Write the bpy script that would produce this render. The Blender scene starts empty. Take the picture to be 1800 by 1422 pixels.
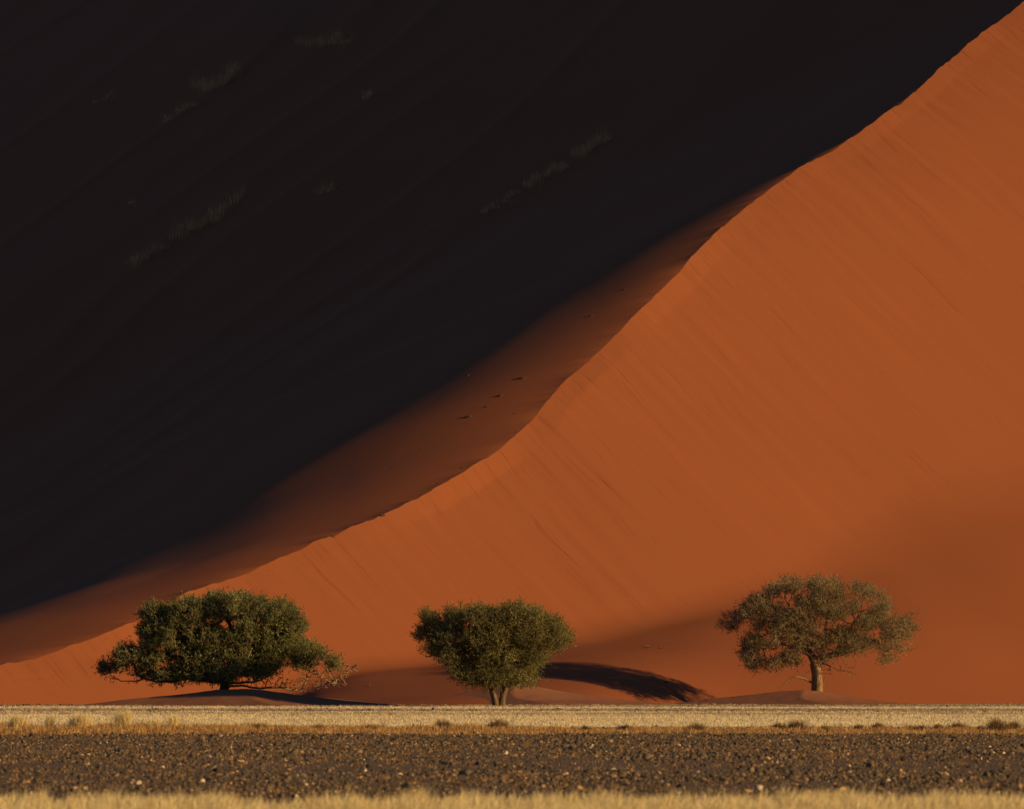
import bpy, math, random
import numpy as np
from math import radians, pi
C = bpy.context.scene

# ------------------------------------------------------------------ camera, sky, sun, exposure
FPX, CAMH, HOR = 14000.0, 1.7, 1200.0          # focal length in photo pixels, eye height, horizon row
cam = bpy.data.cameras.new('camera'); camo = bpy.data.objects.new('camera', cam); C.collection.objects.link(camo)
camo.location = (0, 0, CAMH); camo.rotation_euler = (radians(90), 0, 0)
cam.sensor_width = 36.0; cam.lens = 36.0 * FPX / 1800.0
cam.shift_y = (HOR - 711.0) / 1800.0
cam.clip_start = 1.0; cam.clip_end = 20000.0
cam.dof.use_dof = True; cam.dof.focus_distance = 590.0; cam.dof.aperture_fstop = 5.6
C.camera = camo
C.render.resolution_x = 1024; C.render.resolution_y = 808
SUN_AZ, SUN_EL = 62.0, 13.0                    # azimuth measured from behind the camera towards the right
world = bpy.data.worlds.new('World'); C.world = world; world.use_nodes = True
wn = world.node_tree.nodes; wl = world.node_tree.links
bg = wn.get('Background') or wn.new('ShaderNodeBackground')
sky = wn.new('ShaderNodeTexSky'); sky.sky_type = 'NISHITA'; sky.sun_disc = False
sky.sun_elevation = radians(SUN_EL); sky.sun_rotation = radians(180.0 - SUN_AZ)
sky.altitude = 600; sky.air_density = 0.9; sky.dust_density = 0.0; sky.ozone_density = 5.5
wl.new(sky.outputs[0], bg.inputs[0]); bg.inputs[1].default_value = 0.06
sd = bpy.data.lights.new('sun', 'SUN'); sd.energy = 5.0; sd.angle = radians(0.53); sd.color = (1.0, 0.70, 0.30)
so = bpy.data.objects.new('sun', sd); C.collection.objects.link(so)
S = np.array([math.cos(radians(SUN_EL)) * math.sin(radians(SUN_AZ)), -math.cos(radians(SUN_EL)) * math.cos(radians(SUN_AZ)), math.sin(radians(SUN_EL))])
from mathutils import Vector
so.rotation_euler = Vector(S).to_track_quat('Z', 'Y').to_euler(); so.location = (60, -40, 120)
C.view_settings.view_transform = 'Standard'; C.view_settings.look = 'None'
C.view_settings.gamma = 1.0; C.view_settings.use_curve_mapping = False
C.view_settings.exposure = -0.05
C.cycles.max_bounces = 5; C.cycles.diffuse_bounces = 3; C.cycles.transparent_max_bounces = 4
C.cycles.use_denoising = True

# ------------------------------------------------------------------ helpers
rng = np.random.default_rng(7)

def tag(o, label=None, cat=None, group=None, kind=None):
    if label: o['label'] = label
    if cat: o['category'] = cat
    if group: o['group'] = group
    if kind: o['kind'] = kind
    return o

def mesh_np(name, V, Fc, mat, attrs=None, smooth=False):
    me = bpy.data.meshes.new(name)
    V = np.asarray(V, np.float32); Fc = np.asarray(Fc, np.int32)
    n, k = Fc.shape
    me.vertices.add(len(V)); me.vertices.foreach_set('co', V.ravel())
    me.loops.add(n * k); me.loops.foreach_set('vertex_index', Fc.ravel())
    me.polygons.add(n); me.polygons.foreach_set('loop_start', np.arange(n, dtype=np.int32) * k)
    me.polygons.foreach_set('use_smooth', np.full(n, smooth))
    for an, av in (attrs or {}).items():
        a = me.attributes.new(an, 'FLOAT', 'POINT'); a.data.foreach_set('value', np.asarray(av, np.float32).ravel())
    me.update(calc_edges=True)
    if mat: me.materials.append(mat)
    return me

def link(name, me, parent=None, loc=None):
    o = bpy.data.objects.new(name, me); C.collection.objects.link(o)
    if parent is not None: o.parent = parent
    if loc is not None: o.location = loc
    return o

def mat_new(name, rough=0.9, spec=0.2):
    m = bpy.data.materials.new(name); m.use_nodes = True
    nt = m.node_tree; b = nt.nodes['Principled BSDF']
    b.inputs['Roughness'].default_value = rough; b.inputs['Specular IOR Level'].default_value = spec
    return m, nt, b

def nd(nt, typ, **kw):
    n = nt.nodes.new(typ)
    for k, v in kw.items(): setattr(n, k, v)
    return n

def ramp(nt, fac, stops):
    r = nt.nodes.new('ShaderNodeValToRGB'); e = r.color_ramp.elements
    while len(e) < len(stops): e.new(0.5)
    for el, (p, c) in zip(e, stops): el.position = p; el.color = (*c, 1)
    nt.links.new(fac, r.inputs[0]); return r.outputs[0]

def noise(nt, vec, scale, detail=4, rough=0.55):
    n = nt.nodes.new('ShaderNodeTexNoise'); n.inputs['Scale'].default_value = scale
    n.inputs['Detail'].default_value = detail; n.inputs['Roughness'].default_value = rough
    if vec is not None: nt.links.new(vec, n.inputs['Vector'])
    return n.outputs['Fac']

def mapping(nt, vec, rot=(0, 0, 0), scale=(1, 1, 1)):
    m = nt.nodes.new('ShaderNodeMapping'); m.inputs['Rotation'].default_value = rot; m.inputs['Scale'].default_value = scale
    nt.links.new(vec, m.inputs['Vector']); return m.outputs[0]

def mix(nt, fac, a, b, mode='MIX'):
    m = nt.nodes.new('ShaderNodeMix'); m.data_type = 'RGBA'; m.blend_type = mode
    for sock, v in ((m.inputs[0], fac), (m.inputs[6], a), (m.inputs[7], b)):
        if hasattr(v, 'links'): nt.links.new(v, sock)
        elif isinstance(v, (int, float)): sock.default_value = v
        else: sock.default_value = (*v, 1)
    return m.outputs[2]

def cubic(xk, yk):
    """smooth monotone-ish interpolation with linear extrapolation"""
    xk = np.asarray(xk, float); yk = np.asarray(yk, float)
    h = np.diff(xk); d = np.diff(yk) / h
    m = np.zeros_like(xk); m[0] = d[0]; m[-1] = d[-1]
    for i in range(1, len(xk) - 1):
        m[i] = 0 if d[i - 1] * d[i] <= 0 else (h[i - 1] + h[i]) / (h[i - 1] / d[i] + h[i] / d[i - 1])
    def f(x):
        x = np.asarray(x, float); i = np.clip(np.searchsorted(xk, x) - 1, 0, len(h) - 1)
        t = (x - xk[i]) / h[i]; tc = np.clip(t, 0, 1)
        y = ((1 + 2 * tc) * (1 - tc) ** 2 * yk[i] + tc * (1 - tc) ** 2 * h[i] * m[i] + tc ** 2 * (3 - 2 * tc) * yk[i + 1] + tc ** 2 * (tc - 1) * h[i] * m[i + 1])
        y = y + np.where(x < xk[0], (x - xk[0]) * m[0], 0) + np.where(x > xk[-1], (x - xk[-1]) * m[-1], 0)
        return y
    return f

def vnoise(x, y=None, seed=0):
    """value noise 1-D / 2-D, range -1..1"""
    r = np.random.default_rng(seed); T = r.uniform(-1, 1, (256, 256))
    x = np.asarray(x, float); y = np.zeros_like(x) if y is None else np.asarray(y, float)
    xi = np.floor(x).astype(int); yi = np.floor(y).astype(int); fx = x - xi; fy = y - yi
    fx = fx * fx * (3 - 2 * fx); fy = fy * fy * (3 - 2 * fy)
    g = lambda a, b: T[a % 256, b % 256]
    return (g(xi, yi) * (1 - fx) + g(xi + 1, yi) * fx) * (1 - fy) + (g(xi, yi + 1) * (1 - fx) + g(xi + 1, yi + 1) * fx) * fy

def sstep(a, b, x):
    t = np.clip((x - a) / (b - a), 0, 1); return t * t * (3 - 2 * t)

def at(px, py, y):
    """world x, z of a photo pixel at distance y (used only to survey positions)"""
    return (px - 900.0) / FPX * y, CAMH + (HOR - py) / FPX * y

# ------------------------------------------------------------------ the dune
PR, QR, X0, Y0 = .38, .525, -14.1, 636.0
def plane_R(x, y): return -PR * (x - X0) + QR * (y - Y0)
def hit_R(px, py):
    X = (px - 900) / FPX; Z = (HOR - py) / FPX
    y = (QR * Y0 - PR * X0 + CAMH) / (QR - PR * X - Z)
    return X * y, y, CAMH + Z * y
ridge_px = [(-260, 1262), (-120, 1216), (0, 1172), (100, 1141), (200, 1106), (340, 1040), (450, 998), (560, 952), (680, 905), (800, 840), (900, 770), (1000, 665), (1065, 605), (1130, 540), (1200, 470),
            (1270, 400), (1380, 312), (1500, 240), (1590, 176), (1690, 90), (1800, 5), (1900, -90), (2000, -205), (2150, -400)]
rp = np.array([hit_R(*p) for p in ridge_px])
_xr = cubic(rp[:, 1], rp[:, 0]); _hr = cubic(rp[:, 1], rp[:, 2])
foot_px = [(560, 1204), (640, 1180), (760, 1165), (900, 1145), (1030, 1124), (1160, 1098), (1280, 1062), (1400, 1020), (1520, 972), (1650, 918), (1800, 868), (2100, 740)]
fp = np.array([hit_R(*p) for p in foot_px])
_fy = cubic(fp[:, 0], fp[:, 1]); _fz = cubic(fp[:, 0], fp[:, 2])
dT = cubic([600, 640, 665, 680, 691, 706, 722, 737, 757, 780, 1200], [45, 41, 33.5, 27.5, 22.5, 16.0, 10.5, 6.3, 2, .4, .3])
r0f = cubic([600, 640, 680, 720, 760, 1200], [.06, .08, .12, .18, .3, .36])
r1f = cubic([600, 640, 680, 720, 760, 860, 1200], [.34, .36, .42, .48, .46, .46, .47])

_ya = cubic([-40, -14, -4, 4, 10, 18, 26, 38, 60], [626, 616, 612, 617, 625.5, 635, 643, 656, 674])
def apron(x, y):
    ya = _ya(x) + 1.0 * vnoise(x / 14.0, seed=3)
    x0 = fp[0, 0]; den = np.maximum(_fy(np.maximum(x, x0)) - ya, 8.0)
    t = (y - ya) / den
    t = np.where(t > 0, np.maximum(t, 1e-4) ** (.80 + .27 * sstep(10, 26, x)), t)
    return _fz(np.maximum(x, x0)) * t + .25 * vnoise(x / 9, y / 9, seed=5) - .35 * np.maximum(0, x0 - x)
def smax(a, b, k):
    h = np.clip(.5 + .5 * (a - b) / k, 0, 1); return b * (1 - h) + a * h + k * h * (1 - h)

def crest_noise(y):
    return .10 * vnoise(y / 2.3, seed=11) + .16 * vnoise(y / 5.5, seed=12) + .07 * vnoise(y / .9, seed=13) + .05 * np.abs(vnoise(y / .5, seed=14))

def right_z(x, y, s, y_of):
    c = (x * QR + y * PR) / math.hypot(PR, QR)          # across the fall line
    ridge_c = c
    n = crest_noise(y_of) * np.exp(-s / 5.0)
    w = .05 * vnoise(c / 1.1, s / 16, seed=21) + .03 * vnoise(c / .45, s / 9, seed=22) + .35 * vnoise(c / 22, s / 50, seed=23)
    bend = .12 * np.maximum(0, 1 - s / 7) ** 2 * 3      # the crest is a touch steeper at its lip
    z = plane_R(x, y) + n + w * np.minimum(1, s / 2.0) + .20 * 24 * (1 - np.exp(-s / 24)) * sstep(725, 810, y)
    return smax(z, apron(x, y), 1.4)

def left_z(x, y, d):
    # integrate slope over distance from the crest
    D = np.linspace(0, 1, 24)
    dt = dT(y) * .98; r0 = r0f(y); r1 = r1f(y); rT = np.minimum(.335 + .10 * sstep(745, 790, y), r1 - .01)
    u = np.clip(d / dt, 0, 1); e = np.maximum(d - dt, 0); m2 = .010; e1 = (r1 - rT) / m2; ec = np.minimum(e, e1)
    P = r0 * np.minimum(d, dt) + (rT - r0) * dt * (.8 * u ** 2 - .2 * u ** 3) + rT * ec + m2 * ec ** 2 / 2 + r1 * (e - ec)
    n = crest_noise(y) * np.exp(-d / 1.2)
    w = .3 * vnoise(x / 30, y / 60, seed=31) + .08 * vnoise(x / 7, y / 16, seed=32)
    rl = vnoise((d + .12 * y) / 11 + .6 * vnoise(x / 40, y / 60, seed=34), y / 90, seed=33)
    w = w + .45 * (1 - np.abs(rl)) ** 4 * sstep(32, 60, d)
    return _hr(y) - P + n + w * np.minimum(1, d / 12)

def build_dune():
    ys = np.concatenate([np.arange(590, 625, .8), np.arange(625, 860, .32), np.arange(860, 1300, 1.5)])
    s = np.concatenate([np.array([0, .05, .15, .3, .5]), .5 + np.cumsum(np.minimum(1.6, .22 * 1.035 ** np.arange(190)))])
    YR, SR = np.meshgrid(ys, s, indexing='ij')
    XR = _xr(YR) + SR; 
    # follow the fall line back to the crest point that feeds it
    ZR = right_z(XR, YR, SR, YR + SR * .35)
    YL, SL = np.meshgrid(ys, s[1:][::-1], indexing='ij')
    XL = _xr(YL) - SL; ZL = left_z(XL, YL, SL)
    X = np.hstack([XL, XR]); Y = np.hstack([YL, YR]); Z = np.maximum(np.hstack([ZL, ZR]), -.6)
    nr, nc = X.shape
    idx = np.arange(nr * nc).reshape(nr, nc)
    Fq = np.stack([idx[:-1, :-1], idx[:-1, 1:], idx[1:, 1:], idx[1:, :-1]], -1).reshape(-1, 4)
    V = np.stack([X, Y, Z], -1).reshape(-1, 3)
    slipL = np.zeros_like(XL); pr = plane_R(XR, YR) - apron(XR, YR)
    slipR = sstep(-.2, 1.0, pr) * sstep(-.1, .3, SR)
    return V, Fq, (X, Y, Z), np.hstack([slipL, slipR]).ravel(), np.hstack([slipL, .8 * np.exp(-SR / 4.5)]).ravel()

def sand_material(name, base, hi, streak=1.0):
    m, nt, b = mat_new(name, .95, .08)
    g = nd(nt, 'ShaderNodeNewGeometry').outputs['Position']
    big = noise(nt, g, .05, 4)
    fine = noise(nt, g, 6.0, 4)
    col = mix(nt, big, base, hi)
    last = None
    if streak:
        slip = nd(nt, 'ShaderNodeAttribute', attribute_name='slip').outputs['Fac']     # 1 on the slip face, where sand has run down in tongues
        ang = math.atan2(QR, -PR)
        pl = mapping(nt, g, (0, 0, -ang), (1, 1, 1))
        wob = nd(nt, 'ShaderNodeTexNoise'); wob.inputs['Scale'].default_value = .05; wob.inputs['Detail'].default_value = 2; nt.links.new(g, wob.inputs['Vector'])
        wm = nd(nt, 'ShaderNodeVectorMath', operation='SCALE'); wm.inputs['Scale'].default_value = 4.5; nt.links.new(wob.outputs['Color'], wm.inputs[0])
        wa = nd(nt, 'ShaderNodeVectorMath', operation='ADD'); nt.links.new(pl, wa.inputs[0]); nt.links.new(wm.outputs[0], wa.inputs[1]); pl = wa.outputs[0]
        lip = nd(nt, 'ShaderNodeAttribute', attribute_name='lip').outputs['Fac']       # 1 along the crest, where the slides start
        s1 = noise(nt, mapping(nt, pl, (0, 0, 0), (.06, 1.0, .0)), 1.5, 5, .62)
        s3 = noise(nt, mapping(nt, pl, (0, 0, 0), (.05, .9, .0)), .42, 3, .5)
        gate = ramp(nt, noise(nt, mapping(nt, pl, (0, 0, 0), (.10, .30, .0)), .8, 3), [(.46, (0, 0, 0)), (.70, (1, 1, 1))])
        line = ramp(nt, s1, [(.30, (0, 0, 0)), (.42, (.8, .8, .8)), (.60, (1, 1, 1))])
        f = nd(nt, 'ShaderNodeMath', operation='MULTIPLY'); gl = nd(nt, 'ShaderNodeMath', operation='ADD', use_clamp=True); nt.links.new(gate, gl.inputs[0]); nt.links.new(lip, gl.inputs[1]); nt.links.new(gl.outputs[0], f.inputs[0]); nt.links.new(slip, f.inputs[1])
        dk = mix(nt, line, mix(nt, 1.0, col, (.89, .87, .86), 'MULTIPLY'), col)
        col = mix(nt, f.outputs[0], col, dk)
        bp = nd(nt, 'ShaderNodeBump'); bp.inputs['Distance'].default_value = .12
        st = nd(nt, 'ShaderNodeMath', operation='MULTIPLY'); nt.links.new(f.outputs[0], st.inputs[0]); st.inputs[1].default_value = .5 * streak
        nt.links.new(st.outputs[0], bp.inputs['Strength']); nt.links.new(line, bp.inputs['Height'])
        b3 = nd(nt, 'ShaderNodeBump'); b3.inputs['Distance'].default_value = .3
        st2 = nd(nt, 'ShaderNodeMath', operation='MULTIPLY'); nt.links.new(slip, st2.inputs[0]); st2.inputs[1].default_value = .12 * streak
        nt.links.new(st2.outputs[0], b3.inputs['Strength']); nt.links.new(s3, b3.inputs['Height']); nt.links.new(bp.outputs[0], b3.inputs['Normal'])
        last = b3.outputs[0]
    nt.links.new(col, b.inputs['Base Color'])
    b2 = nd(nt, 'ShaderNodeBump'); b2.inputs['Strength'].default_value = .25; b2.inputs['Distance'].default_value = .03
    nt.links.new(fine, b2.inputs['Height'])
    if last is not None: nt.links.new(last, b2.inputs['Normal'])
    nt.links.new(b2.outputs[0], b.inputs['Normal'])
    return m
M_dune = sand_material('dune_sand', (.295, .088, .033), (.345, .101, .038))
V, Fq, DG, slip, lip = build_dune()
dune = tag(link('dune', mesh_np('dune', V, Fq, M_dune, {'slip': slip, 'lip': lip}, smooth=True)), 'huge orange sand dune with a sharp crest, one face in sun and one in shade', 'dune', kind='structure')

# ------------------------------------------------------------------ the plain: one sheet to the horizon
mg, nt, b = mat_new('plain_ground', 1.0, .1)
g = nd(nt, 'ShaderNodeNewGeometry').outputs['Position']
n1 = noise(nt, g, 1.4, 6, .7); n2 = noise(nt, g, .08, 4)
sx = nd(nt, 'ShaderNodeSeparateXYZ'); nt.links.new(g, sx.inputs[0])
far = nd(nt, 'ShaderNodeMapRange'); far.inputs['From Min'].default_value = 262; far.inputs['From Max'].default_value = 300; nt.links.new(sx.outputs['Y'], far.inputs['Value'])
cc = mix(nt, far.outputs[0], ramp(nt, n1, [(.3, (.15, .095, .055)), (.55, (.27, .17, .098)), (.75, (.42, .27, .155))]), ramp(nt, n1, [(.3, (.34, .235, .15)), (.7, (.55, .40, .26))]))
nt.links.new(mix(nt, n2, cc, mix(nt, 1.0, cc, (.7, .7, .72), 'MULTIPLY')), b.inputs['Base Color'])
bp = nd(nt, 'ShaderNodeBump'); bp.inputs['Strength'].default_value = .6; bp.inputs['Distance'].default_value = .05
nt.links.new(n1, bp.inputs['Height']); nt.links.new(bp.outputs[0], b.inputs['Normal'])
xs = np.linspace(-6000, 6000, 61); yv = np.linspace(-3000, 9000, 61)
GX, GY = np.meshgrid(xs, yv, indexing='ij'); i_ = np.arange(61 * 61).reshape(61, 61)
tag(link('ground', mesh_np('ground', np.stack([GX, GY, GX * 0], -1).reshape(-1, 3),
    np.stack([i_[:-1, :-1], i_[1:, :-1], i_[1:, 1:], i_[:-1, 1:]], -1).reshape(-1, 4), mg)), kind='structure')

# ------------------------------------------------------------------ finding the ground under a point
_GX, _GY, _GZ = DG
_ppx = 900 + FPX * _GX / _GY; _ppy = HOR - FPX * (_GZ - CAMH) / _GY
def survey(px, py):
    """the dune surface point that the given photo pixel shows"""
    d = np.hypot(_ppx - px, _ppy - py) + (_GY > 950) * 5
    near = np.argwhere(d < max(4.0, d.min() + 1.0))
    k = min(near, key=lambda ij: _GY[ij[0], ij[1]] * .02 + d[ij[0], ij[1]])
    return np.array([_GX[k[0], k[1]], _GY[k[0], k[1]], _GZ[k[0], k[1]]])

# ------------------------------------------------------------------ sand mounds round the tree feet
def mound_height(x, y, P):
    dx = x - P['x']; dy = y - P['y']
    dyc = np.minimum(dy, .6)
    zl = P['h'] + P['sl'] * dx + P['bl'] * dyc
    zr = P['h'] - P['sr'] * dx + P['br'] * dyc
    zr = smax(zr, P['h'] * .45 - P['sr'] * .38 * (dx - 1.5) + .05 * dyc, .5)
    zb = P['h'] - .02 - .10 * dy - .01 * np.abs(dx)
    z = np.minimum(np.minimum(zl, zr), zb)
    z = z + .035 * vnoise(x / 2.2, y / 2.2, seed=41) + .012 * vnoise(x / .5, y / .8, seed=42)
    return z
MOUNDS = [dict(x=at(430, 0, 592.5)[0], y=592.5, h=1.30, sl=.108, sr=.15, bl=.177, br=.15),
          dict(x=at(908, 0, 617)[0], y=617.0, h=1.5, sl=.16, sr=.17, bl=.19, br=.24),
          dict(x=at(1415, 0, 622)[0], y=622.0, h=1.16, sl=.115, sr=.19, bl=.15, br=.22)]
M_mound = sand_material('mound_sand', (.31, .122, .064), (.36, .146, .078), 0)
def ground_z(x, y):
    z = 0.0
    for P in MOUNDS:
        if abs(x - P['x']) < 20 and abs(y - P['y']) < 16: z = max(z, float(mound_height(np.array([x]), np.array([y]), P)[0]))
    return z
for P in MOUNDS:
    xs = P['x'] + np.linspace(-17, 17, 220); ys_ = P['y'] + np.linspace(-12, 16, 150)
    GX, GY = np.meshgrid(xs, ys_, indexing='ij'); GZ = mound_height(GX, GY, P)
    ii = np.arange(GX.size).reshape(GX.shape)
    Fq = np.stack([ii[:-1, :-1], ii[1:, :-1], ii[1:, 1:], ii[:-1, 1:]], -1).reshape(-1, 4)
    zz = GZ.ravel(); Fq = Fq[(zz[Fq] > -.12).any(1)]
    used = np.unique(Fq); rm = np.full(GX.size, -1); rm[used] = np.arange(len(used))
    V = np.stack([GX, GY, np.maximum(GZ, -.25)], -1).reshape(-1, 3)[used]
    tag(link('sand_mound', mesh_np('sand_mound', V, rm[Fq], M_mound, smooth=True)), kind='structure')

# ------------------------------------------------------------------ plant material (tint attribute varies the colour of single leaves)
def leaf_material(name, stops, trans=.25, rough=.7):
    m = bpy.data.materials.new(name); m.use_nodes = True; nt = m.node_tree; nt.nodes.clear()
    out = nd(nt, 'ShaderNodeOutputMaterial')
    at_ = nd(nt, 'ShaderNodeAttribute', attribute_name='tint')
    col = ramp(nt, at_.outputs['Fac'], stops)
    b = nd(nt, 'ShaderNodeBsdfPrincipled'); b.inputs['Roughness'].default_value = rough; b.inputs['Specular IOR Level'].default_value = .25
    t = nd(nt, 'ShaderNodeBsdfTranslucent'); mx = nd(nt, 'ShaderNodeMixShader'); mx.inputs[0].default_value = trans
    nt.links.new(col, b.inputs['Base Color']); nt.links.new(col, t.inputs['Color'])
    nt.links.new(b.outputs[0], mx.inputs[1]); nt.links.new(t.outputs[0], mx.inputs[2]); nt.links.new(mx.outputs[0], out.inputs[0])
    return m
def unit(v): return v / np.maximum(np.linalg.norm(v, axis=-1, keepdims=True), 1e-9)

def blades(P, h, w, lean, k, spread, r, tint=(0, 1), bias=(0, 0)):
    """k blades per tuft position P (n,3): kite-shaped blades, returns V, F, tint"""
    n = len(P); N = n * k
    base = np.repeat(P, k, 0) + np.concatenate([r.normal(0, 1, (N, 2)) * np.repeat(np.broadcast_to(spread, n), k)[:, None], np.zeros((N, 1))], 1)
    hh = np.repeat(np.broadcast_to(h, n), k) * r.uniform(.45, 1.1, N)
    a = r.uniform(0, 2 * pi, N); ln = np.abs(r.normal(0, lean, N))
    d = np.stack([np.cos(a) * ln + bias[0], np.sin(a) * ln + bias[1], np.ones(N)], 1); d = unit(d)
    tip = base + d * hh[:, None] + np.stack([np.cos(a), np.sin(a), -.35 * np.ones(N)], 1) * (hh * ln * .5)[:, None]
    mid = base + d * (hh * .5)[:, None]
    b = r.uniform(0, pi, N); side = np.stack([np.cos(b), np.sin(b), np.zeros(N)], 1) * (w * r.uniform(.6, 1.2, N))[:, None]
    V = np.stack([base - [0, 0, .03], mid - side, tip, mid + side], 1).reshape(-1, 3)
    t = np.repeat(np.repeat(r.uniform(*tint, n), k) * .6 + r.uniform(*tint, N) * .4, 4)
    return V, np.arange(N * 4).reshape(-1, 4), t

def join(parts):
    V, Fc, T = [], [], []; o = 0
    for v, f, t in parts: V.append(v); Fc.append(f + o); T.append(t); o += len(v)
    return np.concatenate(V), np.concatenate(Fc), np.concatenate(T)

# ------------------------------------------------------------------ trees
M_bark = {}
def bark_material(name, c1, c2):
    m, nt, b = mat_new(name, .95, .1)
    g = nd(nt, 'ShaderNodeNewGeometry').outputs['Position']
    n = noise(nt, mapping(nt, g, (0, 0, 0), (7, 7, 1.6)), 1.0, 5, .65)
    nt.links.new(ramp(nt, n, [(.35, c1), (.62, c2)]), b.inputs['Base Color'])
    bp = nd(nt, 'ShaderNodeBump'); bp.inputs['Strength'].default_value = .9; bp.inputs['Distance'].default_value = .06
    nt.links.new(n, bp.inputs['Height']); nt.links.new(bp.outputs[0], b.inputs['Normal'])
    return m

def colonize(init, parent0, A, step=.34, infl=6.0, kill=.5, r=None, iters=90, droop=0.0):
    nodes = [np.array(p, float) for p in init]; par = list(parent0)
    act = np.ones(len(A), bool)
    N = np.array(nodes); near_i = np.zeros(len(A), int); near_d = np.full(len(A), 1e9)
    start = 0
    for it in range(iters):
        new = np.array(nodes[start:])
        if len(new):
            D = np.linalg.norm(A[:, None] - new[None], axis=2); j = D.argmin(1); dm = D[np.arange(len(A)), j]
            up = dm < near_d; near_i[up] = j[up] + start; near_d[up] = dm[up]
        act &= near_d > kill
        idx = np.where(act & (near_d < infl))[0]
        if not len(idx): break
        start = len(nodes); grow = {}
        for i in idx: grow.setdefault(near_i[i], []).append(i)
        for ni, al in grow.items():
            v = unit(A[al] - nodes[ni]).sum(0); v = v / max(np.linalg.norm(v), 1e-6) + r.normal(0, .16, 3) + [0, 0, droop]
            v /= np.linalg.norm(v)
            p = nodes[ni] + v * step
            nodes.append(p); par.append(ni)
        if len(nodes) > 9000: break
        # freeze nodes that keep regrowing in place
        dup = [k for k in grow if sum(1 for q in par[start:] if q == k)]
    return np.array(nodes), np.array(par)

def tree_tubes(N, par, rad, thick, r, bark=.0):
    """returns two lists of (V,F): heavy limbs, thin branches"""
    kids = [[] for _ in N]
    for i, p in enumerate(par):
        if p >= 0: kids[p].append(i)
    heavy, thin = [], []
    stack = [(i, None) for i, p in enumerate(par) if p < 0]
    while stack:
        i, frm = stack.pop(); ch = [frm, i] if frm is not None else [i]
        cur = i
        while kids[cur]:
            ks = sorted(kids[cur], key=lambda k: -rad[k]); 
            for k in ks[1:]: stack.append((k, cur))
            cur = ks[0]; ch.append(cur)
        if len(ch) < 2: continue
        P = N[ch]; R = rad[ch].copy()
        if frm is not None: R[0] = min(R[0], R[1] * 1.25)
        big = R[min(1, len(R) - 1)] > thick
        if big and len(P) > 2:                          # smooth and resample the heavy ones
            for _ in range(2): P[1:-1] = P[1:-1] * .5 + (P[:-2] + P[2:]) * .25
        sides = 14 if R[0] > .22 else (8 if R[0] > .08 else (5 if R[0] > .03 else 3))
        T = np.gradient(P, axis=0); T = unit(T)
        ref = np.array([.3, 1, .2]); U = unit(np.cross(T, ref)); W = np.cross(T, U)
        a = np.arange(sides) * 2 * pi / sides
        rr = R[:, None] * (1 + (.10 * np.sin(a * 3 + P[:, 2:3] * 1.1) + .09 * np.sin(a * 5 - P[:, 2:3] * 1.8)) * (R[:, None] > .12))
        V = P[:, None] + rr[..., None] * (np.cos(a)[None, :, None] * U[:, None] + np.sin(a)[None, :, None] * W[:, None])
        m = len(P); ii = np.arange(m * sides).reshape(m, sides)
        F = np.stack([ii[:-1], np.roll(ii, -1, 1)[:-1], np.roll(ii, -1, 1)[1:], ii[1:]], -1).reshape(-1, 4)
        (heavy if big else thin).append((V.reshape(-1, 3), F, np.zeros(m * sides)))
    return heavy, thin

def radii(N, par, tip, base, e=2.35):
    q = np.zeros(len(N)); order = range(len(N) - 1, -1, -1)
    for i in order:
        if q[i] == 0: q[i] = tip ** e
        if par[i] >= 0: q[par[i]] += q[i]
    R = q ** (1 / e)
    s = base / R[0]
    return np.where(R > tip * 3, tip * 3 + (R - tip * 3) * (base - tip * 3) / max(R[0] - tip * 3, 1e-6), R)

def foliage(A, c, r, per, spray=.42, leaf=.11, wid=.042, sp=6, droop=0.0, tb=None, pale=.0):
    """sprays of small leaves round every twig tip A; c = crown centre"""
    n = len(A); out = unit(A - c)
    N = n * sp
    o = np.repeat(A, sp, 0) + r.normal(0, .16, (N, 3))
    d = unit(np.repeat(out, sp, 0) * .65 + np.array([0, 0, .45 - droop]) + r.normal(0, .55, (N, 3)))
    L = spray * r.uniform(.5, 1.25, N)
    M = N * per
    t = r.uniform(.1, 1.0, M)
    pos = np.repeat(o, per, 0) + np.repeat(d, per, 0) * (np.repeat(L, per) * t)[:, None] + r.normal(0, .035, (M, 3))
    ld = unit(np.repeat(d, per, 0) * .8 + r.normal(0, .7, (M, 3)))
    sd_ = unit(np.cross(ld, r.normal(0, 1, (M, 3))))
    ll = leaf * r.uniform(.6, 1.3, M); ww = wid * r.uniform(.7, 1.3, M)
    tip = pos + ld * ll[:, None]; mid = pos + ld * (ll * .5)[:, None]
    V = np.stack([pos, mid - sd_ * ww[:, None], tip, mid + sd_ * ww[:, None]], 1).reshape(-1, 3)
    ct = np.repeat(r.uniform(0, 1, n) if tb is None else tb, sp * per)
    tint = np.clip(ct * .62 + r.uniform(-.08, .42, M), 0, .93)
    if pale: tint[r.random(M) < pale] = 1.0
    # the twig of each spray
    s2 = unit(np.cross(d, r.normal(0, 1, (N, 3)))) * .009
    e = o + d * L[:, None] * .95; b0 = o - d * .12
    TV = np.stack([b0 - s2, b0 + s2, e + s2 * .4, e - s2 * .4], 1).reshape(-1, 3)
    return (V, np.arange(M * 4).reshape(-1, 4), np.repeat(tint, 4)), (TV, np.arange(N * 4).reshape(-1, 4), np.zeros(N * 4))

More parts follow.
